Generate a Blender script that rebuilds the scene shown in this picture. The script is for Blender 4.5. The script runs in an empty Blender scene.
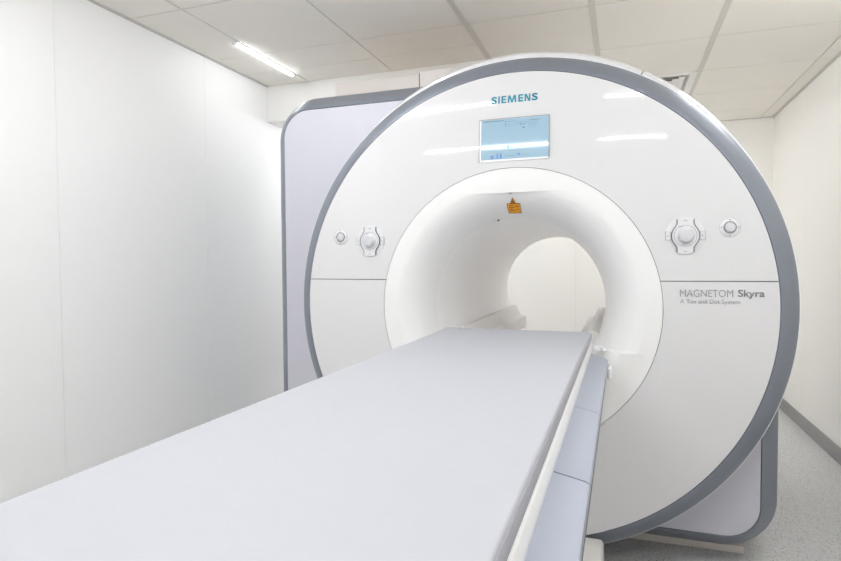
import bpy, bmesh, math
from mathutils import Vector, Matrix
PI = math.pi
ZC = 1.064                      # height of the bore axis above the floor
C = bpy.context.scene.collection

# ------------------------------------------------------------------ materials
def srgb(r, g, b):
    f = lambda c: (c/255/12.92) if c/255 <= .04045 else ((c/255+.055)/1.055)**2.4
    return (f(r), f(g), f(b), 1)

def mat(name, col, rough=.5, metal=0., spec=.5, coat=0., emit=None, estr=0., noise=None, bump=None):
    m = bpy.data.materials.new(name); m.use_nodes = True
    nt = m.node_tree; b = nt.nodes['Principled BSDF']
    b.inputs['Base Color'].default_value = col
    b.inputs['Roughness'].default_value = rough
    b.inputs['Metallic'].default_value = metal
    b.inputs['Specular IOR Level'].default_value = spec
    b.inputs['Coat Weight'].default_value = coat
    b.inputs['Coat Roughness'].default_value = .04
    if emit:
        b.inputs['Emission Color'].default_value = emit
        b.inputs['Emission Strength'].default_value = estr
    if noise or bump:
        tc = nt.nodes.new('ShaderNodeTexCoord')
    if noise:                    # (scale, amount): gentle large-scale tone variation
        n = nt.nodes.new('ShaderNodeTexNoise'); n.inputs['Scale'].default_value = noise[0]
        n.inputs['Detail'].default_value = 4
        nt.links.new(tc.outputs['Object'], n.inputs['Vector'])
        r = nt.nodes.new('ShaderNodeValToRGB')
        a = noise[1]
        r.color_ramp.elements[0].position = .3; r.color_ramp.elements[1].position = .7
        r.color_ramp.elements[0].color = tuple(c*(1-a) for c in col[:3])+(1,)
        r.color_ramp.elements[1].color = tuple(min(1, c*(1+a)) for c in col[:3])+(1,)
        nt.links.new(n.outputs['Fac'], r.inputs['Fac'])
        nt.links.new(r.outputs['Color'], b.inputs['Base Color'])
    if bump:                     # (scale, strength, distance)
        n2 = nt.nodes.new('ShaderNodeTexNoise'); n2.inputs['Scale'].default_value = bump[0]
        n2.inputs['Detail'].default_value = 3
        nt.links.new(tc.outputs['Object'], n2.inputs['Vector'])
        bp = nt.nodes.new('ShaderNodeBump'); bp.inputs['Strength'].default_value = bump[1]
        bp.inputs['Distance'].default_value = bump[2]
        nt.links.new(n2.outputs['Fac'], bp.inputs['Height'])
        nt.links.new(bp.outputs['Normal'], b.inputs['Normal'])
    return m

def floor_mat():
    m = mat('speckled_vinyl', srgb(176, 176, 176), .32, spec=.4)
    nt = m.node_tree; b = nt.nodes['Principled BSDF']
    tc = nt.nodes.new('ShaderNodeTexCoord')
    def speck(scale, lo, hi):
        v = nt.nodes.new('ShaderNodeTexVoronoi'); v.inputs['Scale'].default_value = scale
        nt.links.new(tc.outputs['Object'], v.inputs['Vector'])
        s = nt.nodes.new('ShaderNodeSeparateColor'); nt.links.new(v.outputs['Color'], s.inputs['Color'])
        r = nt.nodes.new('ShaderNodeMapRange'); r.inputs['From Min'].default_value = lo; r.inputs['From Max'].default_value = hi
        nt.links.new(s.outputs['Red'], r.inputs['Value'])
        d = nt.nodes.new('ShaderNodeMath'); d.operation = 'LESS_THAN'; d.inputs[1].default_value = .42
        nt.links.new(v.outputs['Distance'], d.inputs[0])
        mu = nt.nodes.new('ShaderNodeMath'); mu.operation = 'MULTIPLY'
        nt.links.new(r.outputs['Result'], mu.inputs[0]); nt.links.new(d.outputs[0], mu.inputs[1])
        return mu.outputs[0]
    prev = None
    base = nt.nodes.new('ShaderNodeRGB'); base.outputs[0].default_value = srgb(206, 206, 206)
    prev = base.outputs[0]
    for sc, lo, hi, col in ((210, .62, .70, srgb(140, 139, 137)), (170, .72, .78, srgb(216, 215, 211)), (150, .93, .95, srgb(112, 111, 110))):
        mx = nt.nodes.new('ShaderNodeMixRGB'); mx.inputs['Color2'].default_value = col
        nt.links.new(prev, mx.inputs['Color1']); nt.links.new(speck(sc, lo, hi), mx.inputs['Fac'])
        prev = mx.outputs['Color']
    nt.links.new(prev, b.inputs['Base Color'])
    return m

M = {}
M['shell']   = mat('white_gloss_shell', srgb(225, 225, 227), .035, spec=.45, noise=(1.5, .004))
M['bore']    = mat('white_satin_bore', srgb(247, 246, 246), .33, spec=.45, noise=(1.5, .004))
M['flare']   = mat('white_satin_flare', srgb(243, 243, 243), .3, spec=.45, noise=(1.5, .004))
M['cream']   = mat('warm_white_cover', srgb(226, 219, 214), .4, noise=(2, .006))
M['ring']    = mat('grey_lacquer_trim', srgb(142, 148, 159), .45, metal=.5, spec=.5, coat=.12, noise=(3, .01))
M['lav']     = mat('lavender_cover', srgb(203, 203, 213), .45, noise=(2, .006))
M['gasket']  = mat('dark_gasket', srgb(112, 110, 112), .7, noise=(20, .05))
M['line']    = mat('grey_outline', srgb(120, 120, 126), .5, noise=(20, .03))
M['knob']    = mat('white_knob', srgb(214, 214, 219), .3, coat=.3, noise=(20, .01))
M['plate']   = mat('white_plate', srgb(228, 229, 232), .35, noise=(20, .01))
M['teal']    = mat('teal_print', srgb(0, 140, 165), .4, noise=(30, .02))
M['print']   = mat('grey_print', srgb(148, 150, 154), .5, noise=(30, .02))
M['printb']  = mat('dark_grey_print', srgb(128, 130, 134), .5, noise=(30, .02))
M['orange']  = mat('orange_sticker', srgb(247, 166, 8), .45, noise=(40, .05))
M['brown']   = mat('dark_sticker_print', srgb(96, 58, 10), .5, noise=(40, .05))
M['black']   = mat('black_lens', srgb(22, 22, 24), .25, noise=(40, .05))
M['screen']  = mat('lit_display', srgb(50, 62, 70), .05, spec=.3, emit=srgb(160, 190, 207), estr=.40)
M['scr_mark']= mat('display_marks', srgb(50, 65, 75), .3, emit=srgb(84, 116, 142), estr=.22, noise=(30, .02))
M['scr_dark']= mat('display_icons', srgb(60, 90, 140), .3, emit=srgb(84, 124, 172), estr=.28, noise=(30, .02))
M['scr_teal']= mat('display_dot', srgb(60, 150, 160), .3, emit=srgb(84, 170, 180), estr=.45, noise=(30, .02))
M['bezel']   = mat('white_bezel', srgb(246, 247, 250), .25, coat=.4, noise=(30, .004))
M['sheet']   = mat('pale_mattress_vinyl', srgb(186, 188, 195), .55, spec=.35, noise=(26, .006), bump=(240, .12, .0006))
M['edge']    = mat('grey_mattress_edge', srgb(172, 172, 178), .55, noise=(20, .01))
M['tabletop']= mat('white_tabletop', srgb(240, 240, 239), .3, coat=.2, noise=(6, .005))
M['rail']    = mat('lavender_rail', srgb(166, 172, 187), .38, coat=.15, noise=(6, .008))
M['foot']    = mat('white_foot', srgb(234, 232, 229), .35, noise=(6, .006))
M['guide']   = mat('grey_guide', srgb(226, 224, 221), .42, noise=(6, .01))
M['floor']   = floor_mat()
M['wallL']   = mat('white_wall_panel', srgb(249, 249, 249), .5, spec=.4, noise=(.8, .006))
M['wallR']   = mat('ivory_wall_panel', srgb(242, 240, 236), .45, spec=.35, noise=(.8, .006))
M['seam']    = mat('panel_seam', srgb(214, 213, 210), .6, noise=(8, .01))
M['base']    = mat('grey_baseboard', srgb(150, 148, 148), .45, noise=(14, .03))
M['tile']    = mat('ceiling_tile', srgb(243, 239, 232), .85, spec=.2, noise=(2.2, .012), bump=(180, .1, .001))
M['gap']     = mat('tile_gap', srgb(128, 122, 112), .9, noise=(10, .02))
M['tbar']    = mat('ceiling_runner', srgb(216, 212, 205), .6, noise=(10, .01))
M['angle']   = mat('edge_angle', srgb(206, 203, 197), .6, noise=(10, .01))
M['vent']    = mat('white_vent', srgb(236, 234, 230), .45, noise=(12, .01))
M['ventdark']= mat('vent_throat', srgb(74, 70, 58), .8, noise=(12, .05))
LEDC = (.955, .978, 1, 1)
for nm_, st_ in (('led', 44), ('fill_left', 30), ('ledsoft', 9.5), ('fill_side', 44), ('fill_rear', 19), ('fill_low', 52)):  # left, side, rear and low strengths serve the added fill lamps
    M[nm_] = mat(nm_+'_diffuser', srgb(250, 250, 250), .4, emit=LEDC, estr=st_)
M['cap']     = mat('lamp_cap', srgb(236, 236, 238), .4, noise=(12, .01))
M['duct']    = mat('white_bulkhead', srgb(237, 236, 233), .45, noise=(1, .006))

# ------------------------------------------------------------------ helpers
def link(o, parent=None):
    C.objects.link(o)
    if parent: o.parent = parent
    return o

def obj(name, bm, m, parent=None, smooth=35, recalc=True):
    if recalc: bmesh.ops.recalc_face_normals(bm, faces=bm.faces[:])
    me = bpy.data.meshes.new(name); bm.to_mesh(me); bm.free()
    for mm in (m if isinstance(m, (list, tuple)) else [m]): me.materials.append(mm)
    if smooth:
        for p in me.polygons: p.use_smooth = True
        me.set_sharp_from_angle(angle=math.radians(smooth))
    return link(bpy.data.objects.new(name, me), parent)

def empty(name, loc, label, cat, group=None):
    o = bpy.data.objects.new(name, None); o.empty_display_size = .1; o.location = loc
    C.objects.link(o); tag(o, label, cat, group); return o

def tag(o, label, cat, group=None):
    o['label'] = label; o['category'] = cat
    if group: o['group'] = group
    return o

def struct(name, bm, m, **k):
    o = obj(name, bm, m, **k); o['kind'] = 'structure'; return o

def box(bm, x0, x1, y0, y1, z0, z1, bev=0., seg=2, mi=0):
    vs = [bm.verts.new((x, y, z)) for x in (x0, x1) for y in (y0, y1) for z in (z0, z1)]
    F = [(0,1,3,2), (4,6,7,5), (0,4,5,1), (2,3,7,6), (0,2,6,4), (1,5,7,3)]
    fs = [bm.faces.new([vs[i] for i in f]) for f in F]
    for f in fs: f.material_index = mi
    if bev:
        es = list({e for f in fs for e in f.edges})
        bmesh.ops.bevel(bm, geom=es, offset=bev, segments=seg, affect='EDGES', profile=.5)

def grid(bm, pts, close_u=False, mi=0):
    """pts[i][j] -> quads"""
    V = [[bm.verts.new(p) for p in row] for row in pts]
    n = len(V)
    for i in range(n if close_u else n-1):
        a, b = V[i], V[(i+1) % n]
        for j in range(len(a)-1):
            f = bm.faces.new((a[j], a[j+1], b[j+1], b[j])); f.material_index = mi
    return V

def revolve(bm, prof, n=160, cx=0., cz=ZC, a0=0., a1=2*PI, mi=0):
    """prof: list of (radius, y) turned about the bore axis"""
    full = abs(a1-a0-2*PI) < 1e-6
    m = n if full else n+1
    pts = [[(cx+r*math.cos(a0+(a1-a0)*i/n), y, cz+r*math.sin(a0+(a1-a0)*i/n)) for r, y in prof] for i in range(m)]
    return grid(bm, pts, close_u=full, mi=mi)

def lathe(bm, prof, n=32, mi=0):
    """prof: (radius, height) about local z"""
    pts = [[(r*math.cos(2*PI*i/n), r*math.sin(2*PI*i/n), h) for r, h in prof] for i in range(n)]
    grid(bm, pts, close_u=True, mi=mi)
    bmesh.ops.remove_doubles(bm, verts=bm.verts[:], dist=1e-6)

def poly_prism(bm, pts, z0, z1, mi=0):
    a = [bm.verts.new((x, y, z0)) for x, y in pts]; b = [bm.verts.new((x, y, z1)) for x, y in pts]
    n = len(pts)
    fs = [bm.faces.new(a[::-1]), bm.faces.new(b)]
    for i in range(n): fs.append(bm.faces.new((a[i], a[(i+1) % n], b[(i+1) % n], b[i])))
    for f in fs: f.material_index = mi

def band(bm, line, w, z0, z1, mi=0, closed=False):
    """a raised line of width w following a 2-D polyline"""
    n = len(line); L, R = [], []
    for i in range(n):
        p = Vector(line[i])
        a = Vector(line[(i-1) % n] if (closed or i > 0) else line[i]); b = Vector(line[(i+1) % n] if (closed or i < n-1) else line[i])
        d = (b-a).normalized(); nn = Vector((-d.y, d.x))*(w/2)
        L.append(p+nn); R.append(p-nn)
    rows = [[(l.x, l.y, z0), (l.x, l.y, z1), (r.x, r.y, z1), (r.x, r.y, z0)] for l, r in zip(L, R)]
    grid(bm, rows, close_u=closed, mi=mi)

def text_mesh(s, bold=0., ext=.0008):
    cu = bpy.data.curves.new('lettering', 'FONT'); cu.body = s; cu.size = 1; cu.offset = bold; cu.resolution_u = 4
    o = bpy.data.objects.new('lettering_tmp', cu); C.objects.link(o)
    dg = bpy.context.evaluated_depsgraph_get(); dg.update()
    me = bpy.data.meshes.new_from_object(o.evaluated_get(dg)); bpy.data.objects.remove(o); bpy.data.curves.remove(cu)
    return me

def text_into(bm, s, x0, x1, y0, h, bold=0., z=0., ref=None, mi=0, shear=0.):
    """lettering fitted between x0 and x1 with base line y0; h = height of the capitals"""
    me = text_mesh(s, bold); caps = text_mesh(ref or 'M', bold)
    xs = [v.co.x for v in me.vertices]; ch = [v.co.y for v in caps.vertices]
    sx = (x1-x0)/(max(xs)-min(xs)); sy = h/(max(ch)-min(ch)); mnx, mny = min(xs), min(ch)
    b2 = bmesh.new(); b2.from_mesh(me)
    for v in b2.verts: v.co = Vector((x0+(v.co.x-mnx)*sx, y0+(v.co.y-mny)*sy, z))
    r = bmesh.ops.extrude_face_region(b2, geom=b2.faces[:])
    for g in r['geom']:
        if isinstance(g, bmesh.types.BMVert): g.co.z += .0006
    m2 = bpy.data.meshes.new('t'); b2.to_mesh(m2); b2.free()
    bm.from_mesh(m2)
    for d in (me, caps, m2): bpy.data.meshes.remove(d)

# ------------------------------------------------------------------ scanner front: a shallow dome
R1, RC, SAG = .95, .5628, .03
K = SAG/(R1*R1-RC*RC)
def fy(x, z): return -K*(R1*R1-(x*x+z*z))
RM, FD = .350, .36
RF = .508                       # the front stays flat as far as this radius
W_ = RF-RM
def flare(a):                   # a = 0 at the ring seam, 90 degrees inside the bore
    return RM+W_*(1-math.sin(a)), -SAG+FD*(1-math.cos(a))
def flare_y(r):
    s = max(0., min(1., 1-(r-RM)/W_)); return -SAG+FD*(1-math.sqrt(1-s*s))

def on_face(x, z, lift=0.):
    """matrix whose local x/y/z are right / up / outwards on the domed front"""
    fx, fz = 2*K*x, 2*K*z
    out = Vector((fx, -1, fz)).normalized()
    rt = Vector((1, fx, 0)).normalized(); up = out.cross(rt).normalized()
    m = Matrix((rt, up, out)).transposed().to_4x4()
    m.translation = Vector((x, fy(x, z), z+ZC))+out*lift
    return m

def mounted(name, bm, m, parent, mtx, **k):
    """mesh given in local mount coordinates, written straight into scanner space"""
    bm.transform(mtx); return obj(name, bm, m, parent, **k)

scan = empty('mri_scanner', (0, 0, 0), 'large white round-fronted MRI scanner with grey ring trim and open bore', 'scanner')

def sector(name, upper, zs, m):
    bm = bmesh.new(); g = .0016
    rows = []; NR, NA = 24, 120
    r0, r1 = RC+.0009, R1-.0012
    for i in range(NR+1):
        r = r0+(r1-r0)*i/NR
        row = []
        if upper: s0 = math.asin((zs+g)/r); a0, a1 = s0, PI-s0
        else:     s0 = math.asin((zs-g)/r); a0, a1 = PI-s0, 2*PI+s0
        for j in range(NA+1):
            a = a0+(a1-a0)*j/NA; x, z = r*math.cos(a), r*math.sin(a)
            row.append((x, fy(x, z), z+ZC))
        rows.append(row)
    grid(bm, rows)
    # turned-back rim
    be = [e for e in bm.edges if e.is_boundary]
    ex = bmesh.ops.extrude_edge_only(bm, edges=be)
    for v in ex['geom']:
        if isinstance(v, bmesh.types.BMVert): v.co.y += .016
    return obj(name, bm, m, scan, smooth=40)

SEAM = .110
sector('upper_front_panel', True, SEAM, M['shell'])
sector('lower_front_panel', False, SEAM, M['shell'])

# dark backing seen in the panel joints
bm = bmesh.new(); revolve(bm, [(r, fy(r, 0)+.012) for r in (RC-.012, .7, .82, R1-.0008)], 128)
o = obj('panel_gasket', bm, M['gasket'], scan); o['label'] = 'dark gasket in the front panel joints'

# grey ring trim
bm = bmesh.new()
revolve(bm, [(R1-.0005, .012), (R1+.0010, .003), (R1+.0025, .001), (R1+.006, .002), (.976, .018), (1.000, .040), (1.018, .062), (1.028, .079)], 192)
ring = obj('ring_trim', bm, M['ring'], scan, smooth=50); ring['label'] = 'grey lacquered ring around the round front'
bm = bmesh.new()
revolve(bm, [(1.0281, .0795), (1.0305, .081), (1.0310, .084), (1.0290, .088), (.995, .092)], 192)
o = obj('ring_edge_highlight', bm, M['bezel'], scan); o['label'] = 'thin pale lip standing in for the bevel highlight of the grey ring'  # white lip paints in the highlight along the ring's bevel

# flared mouth of the bore, with the flat brow above and the ledge at table height
def make_flare():
    bm = bmesh.new(); prof = []
    a_end = math.acos(1-(flare_y(.374)+SAG)/FD)
    prof.append((RC-.0011, -SAG+.014)); prof.append((RC-.0011, -SAG+.0003)); prof.append((.535, -SAG)); prof.append((RF, -SAG))
    for i in range(1, 37): prof.append(flare(a_end*i/36))
    revolve(bm, prof, 192)
    for zc in (.464, -.166):
        r = bmesh.ops.bisect_plane(bm, geom=bm.verts[:]+bm.edges[:]+bm.faces[:], plane_co=(0, 0, zc+ZC), plane_no=(0, 0, 1), dist=1e-6)
    def on_cut(e, zc): return all(abs(v.co.z-zc-ZC) < 2e-5 for v in e.verts)
    for zc in (.464, -.166):
        cut = [e for e in bm.edges if on_cut(e, zc) and len(e.link_faces) == 2]
        bmesh.ops.split_edges(bm, edges=cut)
    newy = {}
    def cz(v): return sum(f.calc_center_median().z for f in v.link_faces)/max(1, len(v.link_faces))-ZC
    for v in bm.verts:
        x, z = v.co.x, v.co.z-ZC; r = math.hypot(x, z); c = cz(v)
        if c > .464: newy[v] = -SAG+(v.co.y+SAG)*.3
        elif c < -.166:
            s = max(0., min(1., (.515-r)/.10)); newy[v] = v.co.y-.045*s*s*(3-2*s)*(1 if v.co.y > -SAG+.0001 else 0)
    pairs = {}
    for v in bm.verts:
        for zc in (.464, -.166):
            if abs(v.co.z-zc-ZC) < 2e-5: pairs.setdefault((round(v.co.x, 5), round(v.co.y, 5), zc), []).append(v)
    segs = {}
    for e in bm.edges:
        for zc in (.464, -.166):
            if on_cut(e, zc) and e.is_boundary:
                k = frozenset((round(v.co.x, 5), round(v.co.y, 5), zc) for v in e.verts)
                segs.setdefault(k, []).append(e)
    for v, y in newy.items(): v.co.y = y
    for k, es in segs.items():
        if len(es) != 2: continue
        e1, e2 = es; a, b = e1.verts
        if (a.co.x-b.co.x)*(e2.verts[0].co.x-e2.verts[1].co.x) < 0: c, d = e2.verts[0], e2.verts[1]
        else: c, d = e2.verts[1], e2.verts[0]
        if len({a, b, c, d}) == 4 and ((a.co-d.co).length > 1e-5 or (b.co-c.co).length > 1e-5):
            try: bm.faces.new((a, b, c, d))
            except ValueError: pass
    return obj('bore_flare', bm, M['flare'], scan, smooth=38)
make_flare()

# bore tunnel
bm = bmesh.new()
y0 = flare_y(.374)
prof = [(.380, y0-.004), (.3735, y0+.0025)]
for i in range(1, 13):
    a0 = math.asin(1-(.3735-RM)/W_); a = a0+(PI/2-a0)*i/12; prof.append(flare(a))
prof += [(.3475, .6), (.3460, 1.0), (.3460, 1.68)]
for i in range(1, 9):
    a = PI/2*i/8; prof.append((.3460+.05*(1-math.cos(a)), 1.68+.05*math.sin(a)))
prof += [(.70, 1.735), (1.0, 1.73)]
revolve(bm, prof, 160)
obj('bore_tunnel', bm, M['bore'], scan, smooth=38)

# guide rails inside the bore
def guide(sgn):
    bm = bmesh.new()
    pr = [(.36, -.20), (.36, -.134), (.318, -.130), (.305, -.121), (.292, -.118), (.280, -.121), (.272, -.130), (.266, -.150), (.262, -.156), (.250, -.184), (.245, -.187), (.222, -.188), (.214, -.193), (.210, -.204), (.206, -.250), (.24, -.29)]
    rows = []
    for y, s in ((.275, 1), (.30, 1), (1.62, 1), (1.67, .99), (1.695, .95)):
        rows.append([(sgn*(.36-(.36-x)*s), y, z-(1-s)*.25+ZC) for x, z in pr])
    V = grid(bm, rows)
    for row in (V[0], V[-1]): bm.faces.new(row)
    for i in range(len(V)-1): bm.faces.new((V[i][0], V[i][-1], V[i+1][-1], V[i+1][0]))
    g_ = obj('table_guide_rail', bm, M['guide'], scan, smooth=30)
guide(-1); guide(1)

# white magnet shell behind the ring, split by one narrow joint
bm = bmesh.new()
sa = math.atan2(.941-.048, .499)
prof = [(.90, .094), (1.000, .094), (1.010, .106), (1.018, .122), (1.0235, .138), (1.026, .152), (1.026, 1.67), (1.02, 1.71), (.99, 1.73)]
revolve(bm, prof, 220, cz=ZC+.048, a0=sa+.002, a1=sa+2*PI-.002)
obj('magnet_shell', bm, M['shell'], scan, smooth=40)
bm = bmesh.new()
revolve(bm, [(.91, .098), (1.000, .098), (1.014, .122), (1.0225, .152), (1.0225, 1.55)], 40, cz=ZC+.048, a0=sa-.03, a1=sa+.03)
obj('shell_joint', bm, M['gasket'], scan)

# squared side cover behind the disc: lavender face with a rounded grey border
def outline(d):
    L, Rr, B, T = -1.318+d*1.06, 1.026-d*.86, -1.020+d*.93, 1.042-d*.92
    pts = []
    def arc(cx, cz, r, a0, a1, n):
        for i in range(n+1):
            a = math.radians(a0+(a1-a0)*i/n); pts.append((cx+r*math.cos(a), cz+r*math.sin(a)))
    rb = .215-d*.85; rt = .225-d*.9
    arc(Rr-rb, B+rb, rb, -90, 0, 14)
    ra = .985-d*.9; arc(Rr-ra, T-ra, ra, 0, 90, 40)
    arc(L+rt, T-rt, rt, 90, 180, 14)
    arc(L+rt, B+rt, rt, 180, 270, 14)
    return pts
sc = bmesh.new()
oo = outline(.1005); HOLE = .93
Vo = []; Vi = []
def dense(pts, step=.04):
    out = []
    for i in range(len(pts)):
        a = Vector(pts[i]); b = Vector(pts[(i+1) % len(pts)]); k = max(1, int((b-a).length/step))
        out += [a+(b-a)*j/k for j in range(k)]
    return out
for p in dense(oo):
    q = p.normalized()*HOLE
    if p.length < HOLE+.004: q = p.normalized()*(p.length-.004)
    Vo.append((p.x, .219, p.y+ZC)); Vi.append((q.x, .219, q.y+ZC))
grid(sc, [[a, b, (b[0], .30, b[2])] for a, b in zip(Vo, Vi)], close_u=True)
cov = obj('side_cover', sc, M['lav'], scan, smooth=40); cov['label'] = 'pale lavender squared cover behind the round front'
bm = bmesh.new(); rows = []
steps = [(.0985, .226), (.0985, .2215), (.096, .2195)]
for i in range(1, 11):
    t = i/10; steps.append((.096*(1-t), .2195+.125*t**1.3))
steps += [(.0, .40), (.0, 1.30), (.05, 1.34)]
for d, y in steps: rows.append([(x, y, z+ZC) for x, z in outline(d)])
V = grid(bm, [list(c) for c in zip(*rows)], close_u=True)
brd = obj('cover_border', bm, M['ring'], cov, smooth=50); brd['label'] = 'rounded grey border of the lavender cover'

# housing on top of the magnet, two rounded covers with a joint between them
yb = .62
bm = bmesh.new(); box(bm, -1.137, -.6220, yb, yb+.62, .86+ZC, 1.2095+ZC, .018, 4)
for v in bm.verts:
    if v.co.x > -.65: v.co.x = max(v.co.x, -.6225) if v.co.x > -.6405 else v.co.x
obj('top_housing', bm, M['cream'], scan, smooth=50)
bm = bmesh.new()
poly = [(-.6175, .86), (-.6175, 1.2110), (-.49, 1.2120)]
for i in range(1, 11):
    a = PI/2*i/10; poly.append((-.49+.13*math.sin(a), 1.2120-.10*(1-math.cos(a))))
poly += [(-.36, .86)]
poly_prism(bm, poly, 0, .62); bm.transform(Matrix.Translation((0, yb, ZC)) @ Matrix(((1,0,0,0),(0,0,1,0),(0,1,0,0),(0,0,0,1))))
obj('top_housing', bm, M['cream'], scan)
bm = bmesh.new(); box(bm, -.63, -.61, yb+.012, yb+.60, .9+ZC, 1.2075+ZC); obj('housing_joint', bm, M['gasket'], scan)

# floor skid
bm = bmesh.new(); box(bm, -.95, .912, .372, 1.28, 0, .034, .003)
box(bm, -.80, .80, .45, 1.2, .034, .12)
obj('floor_skid', bm, M['cream'], scan)

# docking panel low on the front
bm = bmesh.new(); rows = []
for i in range(25):
    x = -.357+.714*i/24
    za, zb = -math.sqrt(.944**2-x*x), -math.sqrt((RC+.004)**2-x*x)
    rows.append([(x, fy(x, za+(zb-za)*j/20)-.014, za+(zb-za)*j/20+ZC) for j in range(21)])
grid(bm, rows)
ex = bmesh.ops.extrude_edge_only(bm, edges=[e for e in bm.edges if e.is_boundary])
for v in ex['geom']:
    if isinstance(v, bmesh.types.BMVert): v.co.y += .020
obj('docking_panel', bm, M['shell'], scan, smooth=40)

# display
mt = on_face(.0035, .6765)
hw, hh = .1405, .0865
bm = bmesh.new(); box(bm, -hw, hw, -hh, hh, -.004, .0035, .001, 1)
fr = mounted('display', bm, M['bezel'], scan, mt); fr['label'] = 'white framed display above the bore'
bm = bmesh.new(); box(bm, -hw+.0085, hw-.0015, -hh+.008, hh-.0025, .0036, .0042)
mounted('display_screen', bm, M['screen'], fr, mt)['label'] = 'pale blue lit screen'
bm = bmesh.new()
band(bm, [(-hw+.0005, -hh-.001), (-hw+.0005, hh), (hw-.0003, hh), (hw-.0003, -hh+.004)], .0024, -.001, .0048)
mounted('display_edge', bm, M['printb'], fr, mt)
bm = bmesh.new()
z0, z1 = .0042, .0045
def mark(x0, x1, y0, y1, mi=0): box(bm, x0, x1, y0, y1, z0, z1, mi=mi)
mark(-.123, -.040, .0760, .0790)
mark(-.034, -.0325, .052, .076); mark(-.034, .010, .0725, .0738); mark(-.030, -.014, .0535, .0547)
for k in range(9): mark(-.026+k*.0085, -.0215+k*.0085, .060-.001*(k % 3), .0615-.001*(k % 3))
mark(.012, .060, .0655, .0665); mark(.028, .0295, .050, .064); mark(.034, .050, .0575, .059)
mark(.062, .063, .040, .074); mark(.066, .105, .071, .0735)
mark(.066, .098, .062, .0632); mark(.066, .094, .053, .0542); mark(.070, .088, .0448, .0458)
mark(.036, .044, .041, .047)
mark(-.123, .060, -.0455, -.0448); mark(-.004, .056, -.0275, -.0268)
mark(-.092, -.080, -.076, -.062, 1); mark(-.068, -.060, -.077, -.055, 1); mark(-.054, -.046, -.077, -.055, 1)
mark(-.036, .012, -.0665, -.0655); mark(.018, .028, -.066, -.058, 1); mark(.036, .060, -.0665, -.0655)
lathe_pts = [(-.0205+.0055*math.cos(2*PI*i/12), -.030+.0055*math.sin(2*PI*i/12)) for i in range(12)]
poly_prism(bm, lathe_pts, z0, z1, 2)
mounted('display_graphics', bm, [M['scr_mark'], M['scr_dark'], M['scr_teal']], fr, mt, smooth=0)

# maker's lettering and model lettering
bm = bmesh.new()
for ch, u0, u1, bo in (('S', 197, 250, .030), ('I', 262, 277, .0), ('E', 292, 337, .030), ('M', 350, 432, .016), ('E', 449, 495, .030), ('N', 508, 560, .026), ('S', 573, 627, .030)):
    x0, x1, b0, b1 = -.0935+(u0-197)/430*.187, -.0935+(u1-197)/430*.187, -.0150, .0150
    w = x1-x0; st_ = .0072
    def bar(*p): poly_prism(bm, p, 0, .0006)
    if ch == 'S': text_into(bm, ch, x0, x1, b0, .0300, bold=bo, ref=ch)
    elif ch == 'I': bar((x0, b0), (x1, b0), (x1, b1), (x0, b1))
    elif ch == 'E':
        t = .0058
        bar((x0, b0), (x1, b0), (x1, b0+t), (x0+st_, b0+t), (x0+st_, -t/2), (x1-.0012, -t/2), (x1-.0012, t/2), (x0+st_, t/2), (x0+st_, b1-t), (x1, b1-t), (x1, b1), (x0, b1))
    elif ch == 'N':
        bar((x0, b0), (x0+.0058, b0), (x0+.0058, b1-.0105), (x1-.0072, b0), (x1, b0), (x1, b1), (x1-.0058, b1), (x1-.0058, b0+.0105), (x0+.0072, b1), (x0, b1))
    elif ch == 'M':
        xm_ = (x0+x1)/2
        bar((x0, b0), (x0+.0062, b0), (x0+.0088, b1-.0115), (xm_-.0030, b0), (xm_+.0030, b0), (x1-.0088, b1-.0115), (x1-.0062, b0), (x1, b0), (x1-.0030, b1), (x1-.0105, b1), (xm_, b0+.0105), (x0+.0105, b1), (x0+.0030, b1))
mounted('maker_lettering', bm, M['teal'], scan, on_face(.004, .8415, .0004), smooth=0)
xm, zm = .76, .045
bm = bmesh.new(); text_into(bm, 'MAGNETOM', .6195-xm, .7965-xm, .0535-zm, .0255, bold=-.013)
mounted('model_lettering', bm, M['print'], scan, on_face(xm, zm, .0006), smooth=0)
bm = bmesh.new(); text_into(bm, 'Skyra', .8125-xm, .8985-xm, .0545-zm, .0255, bold=.012, ref='S')
mounted('model_lettering', bm, M['printb'], scan, on_face(xm, zm, .0006), smooth=0)
bm = bmesh.new(); text_into(bm, 'A Tim and Dot System', .6205-xm, .8195-xm, .0285-zm, .0150, bold=-.009)
mounted('model_lettering', bm, M['print'], scan, on_face(xm, zm, .0006), smooth=0)

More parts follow.
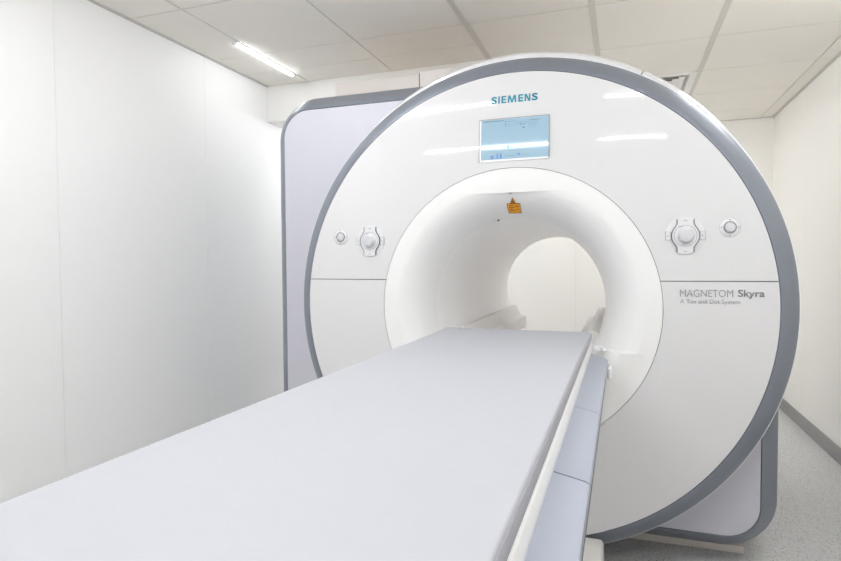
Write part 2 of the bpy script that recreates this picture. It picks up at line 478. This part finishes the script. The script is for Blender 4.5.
# controls either side
def dial(x, z):
    mt = on_face(x, z)
    bm = bmesh.new(); lathe(bm, [(0, .0018), (.0655, .0018), (.068, .0008), (.0685, -.002)], 48)
    d = mounted('control_dial', bm, M['plate'], scan, mt)
    # watch-shaped raised body
    def strap(w, r, h):
        pts = []
        x_in = w
        a0 = math.acos(min(1, x_in/r))
        right = [(w, -h)]+[(w, -r*math.sin(a0)-.006)]
        n = 10
        right += [(r*math.cos(a), r*math.sin(a)) for a in [-a0+.16+(2*a0-.32)*i/n for i in range(n+1)]]
        right += [(w, r*math.sin(a0)+.006), (w, h)]
        return right
    rt = strap(.0285, .0475, .0610)
    top = [(.020, .0655), (0, .0665), (-.020, .0655)]
    lft = [(-a, b) for a, b in rt[::-1]]
    bot = [(-.020, -.0655), (0, -.0665), (.020, -.0655)]
    bm = bmesh.new(); poly_prism(bm, rt+top+lft+bot, .001, .0065)
    mounted('dial_body', bm, M['plate'], d, mt, smooth=30)
    for side in (rt, lft):
        bm = bmesh.new(); band(bm, side, .0032, .001, .0072)
        mounted('dial_outline', bm, M['line'], d, mt)
    bm = bmesh.new(); lathe(bm, [(0, .0300), (.0185, .0300), (.0222, .0290), (.0240, .0268), (.0246, .0235), (.0250, .010), (.0300, .0078), (.0306, .006)], 40)
    mounted('dial_knob', bm, M['knob'], d, mt)
    bm = bmesh.new(); band(bm, [(.0385*math.cos(a), .0385*math.sin(a)) for a in [2*PI*i/40 for i in range(40)]], .0012, .006, .0069, closed=True)
    text_into(bm, 'S', -.005, .005, .053, .004, z=.0066); 
    for q in ((-.008, .0560), (.004, .0560)): box(bm, q[0], q[0]+.005, q[1], q[1]+.0015, .0066, .0070)
    box(bm, -.006, .006, -.0585, -.0568, .0066, .0070)
    box(bm, -.0225, -.0165, .032, .0345, .0066, .0070); box(bm, -.0145, -.010, .032, .0345, .0066, .0070)
    mounted('dial_marks', bm, M['print'], d, mt, smooth=0)
    for s in (-1, 1):
        bm = bmesh.new(); box(bm, s*.0585-.0085, s*.0585+.0085, -.0155, .0155, .001, .0036, .001, 1)
        b = mounted('dial_button', bm, M['plate'], d, mt)
        bm = bmesh.new(); band(bm, [(s*.0585-.0088, -.0158), (s*.0585+.0088, -.0158), (s*.0585+.0088, .0158), (s*.0585-.0088, .0158)], .0011, .001, .0032, closed=True)
        poly_prism(bm, [(s*.0585-.0025, -.003), (s*.0585+.003, 0), (s*.0585-.0025, .003)], .0036, .0040)
        mounted('button_mark', bm, M['print'], b, mt, smooth=0)
dial(-.629, .279); dial(.636, .277)

def button(x, z):
    mt = on_face(x, z)
    bm = bmesh.new(); lathe(bm, [(0, .0016), (.0345, .0016), (.036, .0006), (.0362, -.002)], 40)
    d = mounted('round_button', bm, M['plate'], scan, mt)
    bm = bmesh.new(); lathe(bm, [(.0188, .002), (.0188, .0042), (.0216, .0042), (.0216, .0010)], 40)
    mounted('button_collar', bm, M['line'], d, mt)
    bm = bmesh.new(); lathe(bm, [(0, .010), (.009, .0095), (.0155, .0075), (.0186, .0035), (.0186, .001)], 40)
    mounted('button_cap', bm, M['knob'], d, mt)
    bm = bmesh.new()
    for px, py in ((0, -.0285), (-.0285, 0), (.0285, 0), (0, .0275)):
        box(bm, px-.0018, px+.0018, py-.0022, py+.0022, .0016, .0021)
    band(bm, [(.0350*math.cos(2*PI*i/40), .0350*math.sin(2*PI*i/40)) for i in range(40)], .0007, .0008, .0019, closed=True)
    mounted('button_marks', bm, M['print'], d, mt, smooth=0)
button(-.780, .300); button(.784, .305)

# orange laser sticker on the brow of the bore, bent to the flare
def conform(bm, x0, x1, z0, z1, lift, mi=0, n=6):
    rows = []
    for i in range(n+1):
        x = x0+(x1-x0)*i/n
        rows.append([(x, flare_y(math.hypot(x, z))-lift, z+ZC) for z in [z0+(z1-z0)*j/n for j in range(n+1)]])
    grid(bm, rows, mi=mi)
def conform_tri(bm, pts, lift, mi=0):
    bm.faces.new([bm.verts.new((x, flare_y(math.hypot(x, z))-lift, z+ZC)) for x, z in pts]).material_index = mi
bm = bmesh.new(); lx = -.007
conform(bm, lx-.0275, lx+.0275, .389, .4245, .0025)
conform_tri(bm, [(lx-.0135, .4245), (lx+.0095, .4245), (lx-.002, .4465)], .0025)
st = obj('warning_sticker', bm, M['orange'], scan); st['label'] = 'orange laser warning sticker'
bm = bmesh.new(); w = .0016
for x0, x1, z0, z1 in ((lx-.0275, lx+.0275, .389, .389+w), (lx-.0275, lx+.0275, .4245-w, .4245), (lx-.0275, lx-.0275+w, .389, .4245), (lx+.0275-w, lx+.0275, .389, .4245)):
    conform(bm, x0, x1, z0, z1, .0035)
for k, (u, v) in enumerate(((-.020, -.004), (-.021, .002), (-.018, -.006), (-.020, .004))):
    conform(bm, lx+u, lx+v, .4155-.006*k, .4155-.006*k+.0018, .0035)
conform(bm, lx+.006, lx+.020, .4115, .4130, .0035); conform(bm, lx+.008, lx+.018, .4015, .4030, .0035)
P3 = [(lx-.0135, .4245), (lx+.0095, .4245), (lx-.002, .4465)]
for i in range(3):
    a, b = Vector(P3[i]), Vector(P3[(i+1) % 3]); c = (Vector(P3[0])+Vector(P3[1])+Vector(P3[2]))/3
    conform_tri(bm, [a, b, b+(c-b)*.24, a+(c-a)*.24], .0035)
for i in range(8):
    a = 2*PI*i/8; q = Vector((lx-.002, .4312))
    d = Vector((math.cos(a), math.sin(a)))*.0045; e = Vector((-d.y, d.x))*.14
    conform_tri(bm, [q+e, q-e, q+d-e, q+d+e], .0037)
sp = obj('sticker_print', bm, M['brown'], st, smooth=0)
for o in (st, sp):
    for v in o.data.vertices: v.co.x += (v.co.z-ZC-.407)*.10

def aperture(x, z, r, m):
    y = flare_y(math.hypot(x, z)); bm = bmesh.new()
    a_ = math.asin(max(0, min(1, 1-(math.hypot(x, z)-RM)/W_)))
    lathe(bm, [(0, .0015), (r*.9, .0015), (r, 0), (r, -.004)], 16)
    out = Vector((-x, 0, -z)).normalized()*math.sin(a_)+Vector((0, -1, 0))*math.cos(a_)
    rt = Vector((1, 0, 0)); up = out.cross(rt).normalized(); rt = up.cross(out)
    mx = Matrix((rt, up, out)).transposed().to_4x4(); mx.translation = Vector((x, y, z+ZC))
    bm.transform(mx); return obj('laser_aperture', bm, m, scan)
aperture(-.090, .366, .0055, M['black'])
bm = bmesh.new(); box(bm, -.014, -.002, -.0385, -.028, .4575+ZC, .4635+ZC, .001, 1)
obj('laser_port', bm, M['print'], scan)

# ------------------------------------------------------------------ patient table
tab = empty('patient_table', (0, -1.2, 0), 'long white docked patient table leading into the scanner bore', 'table')
TO = Matrix.Translation((0, 1.2, -0.0))
def tpart(name, bm, m, parent=None, **k):
    bm.transform(TO); o = obj(name, bm, m, parent or tab, **k); return o
YN, YF = -2.52, .06

def profile_extrude(bm, prof, ys, mi=0):
    rows = [[(x, y, z+ZC) for x, z in prof] for y in ys]
    V = grid(bm, rows, mi=mi)
    for row in (V[0], V[-1]): bm.faces.new(row)
    n = len(V)
    for i in range(n-1): bm.faces.new((V[i][0], V[i][-1], V[i+1][-1], V[i+1][0]))

# tabletop: shallow tray with an outward-bulging lip
tp = [(-.297, -.1385), (-.2995, -.1385), (-.303, -.1400), (-.3085, -.152), (-.309, -.168), (-.300, -.186), (-.25, -.205),
      (.25, -.205), (.300, -.186), (.309, -.165), (.3085, -.152), (.303, -.1400), (.2995, -.1385), (.297, -.1385)]
bm = bmesh.new(); profile_extrude(bm, tp, [YN, YF+.012]); tpart('tabletop', bm, M['tabletop'], smooth=40)

# side rails in segments, each its own part
def side_rail(s, y0, y1, taper=False):
    bm = bmesh.new()
    pr = [(.300, -.158), (.303, -.1545), (.312, -.1550), (.362, -.1660), (.3680, -.170), (.3700, -.178), (.362, -.204), (.335, -.230), (.300, -.236)]
    pr = [(s*x, z-.010) for x, z in pr]
    if taper: ys = [y0, y1-.05]
    else: ys = [y0, y1]
    rows = [[(x, y, z+ZC) for x, z in pr] for y in ys]
    if taper: rows.append([(x, y1-(.05*max(0, (abs(x)-.3))/.075), z+ZC) for x, z in pr])
    V = grid(bm, rows)
    for row in (V[0], V[-1]): bm.faces.new(row)
    for i in range(len(V)-1): bm.faces.new((V[i][0], V[i][-1], V[i+1][-1], V[i+1][0]))
    o = tpart('side_rail', bm, M['rail'], smooth=40); o['label'] = 'pale lavender side rail segment'
for s in (1, -1):
    side_rail(s, YN+.03, -1.3685); side_rail(s, -1.3635, -.9145); side_rail(s, -.9110, -.075, True)
# dark core seen in the joints between rail segments
bm = bmesh.new()
for s in (1, -1): box(bm, min(s*.29, s*.366), max(s*.29, s*.366), YN+.05, -.20, -.235+ZC, -.182+ZC)
tpart('rail_core', bm, M['gasket'])
bm = bmesh.new()
for s in (1,): box(bm, .369, .3850, -.20, -.11, -.236+ZC, -.196+ZC, .006, 3)
tpart('release_button', bm, M['bezel'])
bm = bmesh.new(); box(bm, -.295, .318, -.10, .03, -.235+ZC, -.188+ZC, .006)
tpart('end_carriage', bm, M['guide'])
bm = bmesh.new(); box(bm, .312, .338, .002, .026, -.168+ZC, -.150+ZC, .003); box(bm, .346, .362, .010, .028, -.168+ZC, -.156+ZC, .003)
tpart('latch', bm, M['bezel'])
# lifting column, trolley base and docking foot
bm = bmesh.new(); box(bm, -.26, .26, -2.35, -.12, -.36+ZC, -.2+ZC, .02); tpart('under_frame', bm, M['tabletop'])
bm = bmesh.new(); box(bm, -.17, .17, -1.5, -.45, .10, .75, .03); tpart('lifting_column', bm, M['foot'])
bm = bmesh.new(); box(bm, -.25, .25, -2.2, -.20, .02, .12, .02)
tpart('trolley_base', bm, M['foot'])
bm = bmesh.new(); box(bm, -.360, .360, -.225, -.022, 0, .165, .014, 3)
for v in bm.verts:                         # sides lean in a little towards the top
    if v.co.z > .08: v.co.x *= .987
tpart('docking_foot', bm, M['foot'], smooth=50)
bm = bmesh.new()
for x in (-.2, .2):
    for y in (-2.1, -.35): 
        b2 = bmesh.new(); lathe(b2, [(0, -.015), (.028, -.015), (.03, 0), (.028, .015), (0, .015)], 20)
        b2.transform(Matrix.Translation((x, y, .030)) @ Matrix.Rotation(PI/2, 4, 'Y'))
        b2.transform(TO); obj('caster_wheel', b2, M['gasket'], tab)
bm.free()

# mattress
bm = bmesh.new()
hwm, zt, zb_, rr = .2985, -.0990, -.1345, .007
mp = [(hwm-.001, zb_)]
for cx, sg in ((hwm-rr, 1), (-hwm+rr, -1)):
    an = [0, 30, 60, 90] if sg == 1 else [90, 120, 150, 180]
    mp += [(cx+rr*math.cos(math.radians(a)), zt-rr+rr*math.sin(math.radians(a))) for a in an]
mp += [(-hwm+.001, zb_)]
rows = []
for y, sx, dz in ((YN+.02, .985, .012), (YN+.03, 1, .003), (YN+.05, 1, 0), (-1.5, 1, 0), (-.7, 1, 0), (-.2, 1.008, 0), (.0, 1.018, 0), (.045, 1.022, .0), (.052, 1.02, .0015), (.055, 1.016, .006)):
    rows.append([(x*sx, y, (z-dz if z > -.125 else z)+ZC) for x, z in mp])
V = grid(bm, rows)
for row in (V[0], V[-1]): bm.faces.new(row)
for i in range(len(V)-1): bm.faces.new((V[i][0], V[i][-1], V[i+1][-1], V[i+1][0]))
mtt = tag(obj('mattress', bm, M['sheet'], None, smooth=50), 'long pale bluish-white mattress lying on the patient table', 'mattress')
bm = bmesh.new()
for s in (1, -1): box(bm, min(s*.290, s*.3003), max(s*.290, s*.3003), YN+.03, .050, -.1335+ZC, -.1065+ZC, .0012, 2)
o = obj('mattress_side_band', bm, M['edge'], mtt); o['label'] = 'grey side band of the mattress'
bm = bmesh.new()
for s in (1, -1): box(bm, min(s*.292, s*.2985), max(s*.292, s*.2985), YN+.03, .048, -.1380+ZC, -.1335+ZC)
o = obj('mattress_welt', bm, M['line'], mtt); o['label'] = 'dark seam under the mattress side band'

# ------------------------------------------------------------------ room
XL, XR, YB, YF0, H = -1.99, 1.68, 3.53, -4.6, 1.444+ZC
bm = bmesh.new(); box(bm, XL-.1, XR+.1, YF0, YB+.1, -.1, 0); struct('floor', bm, M['floor'], smooth=0)

def panel_wall(name, axis, pos, thick, spans, z1, m):
    """wall of flush panels with hair-line joints; spans = joint positions along the wall"""
    bm = bmesh.new(); g = .0011
    for a, b in zip(spans[:-1], spans[1:]):
        if axis == 'x': box(bm, min(pos, pos+thick), max(pos, pos+thick), a+g, b-g, 0, z1)
        else: box(bm, a+g, b-g, min(pos, pos+thick), max(pos, pos+thick), 0, z1)
    e = .0035*(1 if thick > 0 else -1)
    if axis == 'x': box(bm, min(pos+e, pos+thick), max(pos+e, pos+thick), spans[0], spans[-1], 0, z1, mi=1)
    else: box(bm, spans[0], spans[-1], min(pos+e, pos+thick), max(pos+e, pos+thick), 0, z1, mi=1)
    return struct(name, bm, [m, M['seam']], smooth=0)
panel_wall('wall_left', 'x', XL, -.1, [YF0, -3.37, -2.39, -1.405, -.42, .565, 1.55, 2.535, YB+.1], H+.05, M['wallL'])
panel_wall('wall_right', 'x', XR, .1, [YF0, -3.0, -1.6, -.2, 1.2, 2.6, YB+.1], H+.05, M['wallR'])
panel_wall('wall_back', 'y', YB, .1, [XL-.1, -1.25, -.012, 1.22, XR+.1], H+.05, M['wallR'])

panel_wall('wall_front', 'y', YF0, -.1, [XL-.1, -1.25, -.012, 1.22, XR+.1], H+.05, M['wallL'])

# ceiling tiles in a metal grid
gx = [XL, -1.65, -1.02, -.37, .27, .90, 1.575, XR]
gy = [YF0, -4.34, -3.72, -3.10, -2.48, -1.86, -1.24, -.62, 0., .658, 1.302, 1.93, 2.54, 3.147, YB]
bm = bmesh.new(); g = .0034
for i in range(len(gx)-1):
    for j in range(len(gy)-1):
        x0, x1, y0, y1 = gx[i], gx[i+1], gy[j], gy[j+1]
        cuts = [y0, y1]
        if y0 < .96 < y1 and x1 <= -.36: cuts = [y0, .96, y1]
        for a, b in zip(cuts[:-1], cuts[1:]):
            if i == 4 and abs(y0-1.93) < .01: continue          # the vent fills this tile
            box(bm, x0+g, x1-g, a+g, b-g, H, H+.02)
box(bm, XL-.1, XR+.1, YF0, 1.93, H+.012, H+.05, mi=1); box(bm, XL-.1, XR+.1, 2.54, YB+.1, H+.012, H+.05, mi=1)
box(bm, XL-.1, .27, 1.93, 2.54, H+.012, H+.05, mi=1); box(bm, .90, XR+.1, 1.93, 2.54, H+.012, H+.05, mi=1)
box(bm, .27, .90, 1.93, 2.54, H+.2, H+.22, mi=1)
struct('ceiling', bm, [M['tile'], M['gap']], smooth=0)
n = 1
for x in (-.37, .27, .90):
    bm = bmesh.new(); box(bm, x-.016, x+.016, YF0, YB if x > 0 else YB, H-.004, H+.004, .001, 1)
    struct('trim_%d' % n, bm, M['tbar']); n += 1
# edge angles where the ceiling meets the side walls
bm = bmesh.new(); box(bm, XL, XL+.022, YF0, YB, H-.006, H+.002); struct('trim_%d' % n, bm, M['angle']); n += 1
bm = bmesh.new(); box(bm, XR-.022, XR, YF0, YB, H-.006, H+.002); struct('trim_%d' % n, bm, M['angle']); n += 1
bm = bmesh.new(); box(bm, XL, XR, YB-.015, YB, H-.006, H+.002); struct('trim_%d' % n, bm, M['angle']); n += 1
# bulkhead dropping from the ceiling on the left behind the scanner
bm = bmesh.new(); box(bm, XL, -.30, 1.22, YB, 1.187+ZC, H, .003, 1); struct('trim_%d' % n, bm, M['duct']); n += 1
# baseboards
def baseboard(name, x0, x1, y0, y1):
    bm = bmesh.new(); box(bm, x0, x1, y0, y1, 0, .103, .002, 1); struct(name, bm, M['base'])
baseboard('baseboard_right', XR-.008, XR, YF0, YB); baseboard('baseboard_left', XL, XL+.008, YF0, YB)
baseboard('baseboard_back', XL+.008, XR-.008, YB-.008, YB)

# ------------------------------------------------------------------ ceiling vent
v = empty('ceiling_vent', (.585, 2.235, H), 'square white louvred air vent in the ceiling beyond the scanner', 'vent')
def vpart(name, bm, m): 
    return obj(name, bm, m, v, smooth=0)
def sqring(bm, h0, z0, h1, z1):
    a = [bm.verts.new((sx*h0, sy*h0, z0)) for sx, sy in ((-1,-1), (1,-1), (1,1), (-1,1))]
    b = [bm.verts.new((sx*h1, sy*h1, z1)) for sx, sy in ((-1,-1), (1,-1), (1,1), (-1,1))]
    for i in range(4): bm.faces.new((a[i], a[(i+1) % 4], b[(i+1) % 4], b[i]))
bm = bmesh.new(); sqring(bm, .303, .012, .303, -.006); sqring(bm, .303, -.006, .262, -.007); sqring(bm, .262, -.007, .240, .030)
vpart('vent_frame', bm, M['vent'])
for h in (.234, .194, .154, .114, .074):
    bm = bmesh.new(); 
    for d in (0, .003):
        ra = [bm.verts.new((sx*(h-d), sy*(h-.004-d), -.005)) for sx, sy in ((-1,-1), (1,-1), (1,1), (-1,1))]
        rb = [bm.verts.new((sx*(h-.034-d), sy*(h-.012-d), .004)) for sx, sy in ((-1,-1), (1,-1), (1,1), (-1,1))]
        for i in range(4): bm.faces.new((ra[i], ra[(i+1) % 4], rb[(i+1) % 4], rb[i]))
    vpart('louvre', bm, M['vent'])
bm = bmesh.new(); box(bm, -.28, .28, -.28, .28, .06, .07); vpart('vent_throat', bm, M['ventdark'])

# ------------------------------------------------------------------ lamps, with added unseen fills
PROTO = {}
def lamp(x, y, along_x, label, led='led', z=H, length=.62):
    if led not in PROTO:
        e = empty('ceiling_lamp', (x, y, z), label, 'lamp', 'tube lamps on the ceiling')
        bm = bmesh.new(); rows = []
        for yy in (-length/2+.012, length/2-.012):
            rows.append([(.0115*math.cos(PI*i/10), yy, -.005-.010*math.sin(PI*i/10)) for i in range(11)])
        grid(bm, rows); obj('diffuser', bm, M[led], e)
        bm = bmesh.new(); box(bm, -.013, .013, -length/2+.01, length/2-.01, -.005, 0); obj('housing', bm, M['cap'], e)
        for s in (-1, 1):
            bm = bmesh.new(); y0 = s*(length/2-.006); box(bm, -.014, .014, y0-.006, y0+.006, -.018, 0, .003, 2); obj('end_cap', bm, M['cap'], e)
        PROTO[led] = e
    else:
        p = PROTO[led]; e = p.copy(); C.objects.link(e); e.location = (x, y, z); e['label'] = label
        for ch in p.children:
            c = ch.copy(); C.objects.link(c); c.parent = e
    e.rotation_euler = (0, 0, PI/2 if along_x else 0)
    return e
lamp(-1.672, .748, False, 'lit tube lamp on the ceiling along the left wall', 'ledsoft')
rows_ = [(-1.22, -1.30, 'left end of the front row'), (-.68, -1.30, 'middle of the front row'), (.72, -1.36, 'right end of the front row'),
         (-1.05, -2.3, 'left end of the rear row'), (-.43, -2.3, 'middle of the rear row'), (.70, -2.3, 'right end of the rear row')]
for x, y, wd in rows_: lamp(x, y, True, 'lit ceiling tube lamp mirrored in the scanner front, ' + wd)
for x, y, wd in ((1.30, -1.0, 'over the right wall before the scanner'), (1.30, .68, 'over the right wall beside the scanner')):  # added out of view to brighten the right wall and ceiling
    lamp(x, y, True, 'added fill tube lamp out of sight ' + wd, 'fill_side')
lamp(-.98, -.36, True, 'added fill tube lamp out of sight over the left wall before the lavender cover', 'fill_left')  # added out of view to brighten the left wall by the cover
for x, y, wd in ((.05, 2.15, 'nearest the ring'), (.30, 2.60, 'second from the ring'), (.30, 2.95, 'third from the ring'), (.30, 3.3, 'nearest the back wall')):  # added behind the disc to brighten the back wall and bore view
    lamp(x, y, True, 'added fill tube lamp hidden over the magnet, ' + wd, 'fill_rear')
for y, wd in ((1.75, 'nearer the tube lamp'), (2.75, 'nearer the back wall')):  # added out of view to lift the dark pocket on the left
    lamp(-1.35, y, False, 'added fill tube lamp under the bulkhead behind the lavender cover, ' + wd, 'fill_low', 1.187+ZC)
# ------------------------------------------------------------------ unseen world fill light, camera
w = bpy.data.worlds.new('world'); bpy.context.scene.world = w; w.use_nodes = True
bg = w.node_tree.nodes['Background']; bg.inputs[0].default_value = (.86, .92, 1, 1); bg.inputs[1].default_value = .5

cam = bpy.data.cameras.new('camera'); co = bpy.data.objects.new('camera', cam); C.objects.link(co)
cam.sensor_width = 36; cam.sensor_fit = 'HORIZONTAL'; cam.lens = 574.4345/841*36; cam.clip_start = .02
yaw, pit, rol = .3368, -.0346, -.0061
f_ = Vector((-math.sin(yaw)*math.cos(pit), math.cos(yaw)*math.cos(pit), math.sin(pit)))
r_ = Vector((math.cos(yaw), math.sin(yaw), 0)); u_ = r_.cross(f_)
r2 = r_*math.cos(rol)+u_*math.sin(rol); u2 = u_*math.cos(rol)-r_*math.sin(rol)
mx = Matrix((r2, u2, -f_)).transposed().to_4x4(); mx.translation = Vector((.4157, -2.342, .1918+ZC))
co.matrix_world = mx
bpy.context.scene.camera = co
s = bpy.context.scene
s.view_settings.view_transform = 'Standard'; s.view_settings.look = 'None'; s.view_settings.gamma = 1
s.view_settings.use_curve_mapping = False; s.view_settings.exposure = 1.40
s.cycles.use_denoising = True; s.cycles.max_bounces = 14; s.cycles.diffuse_bounces = 12
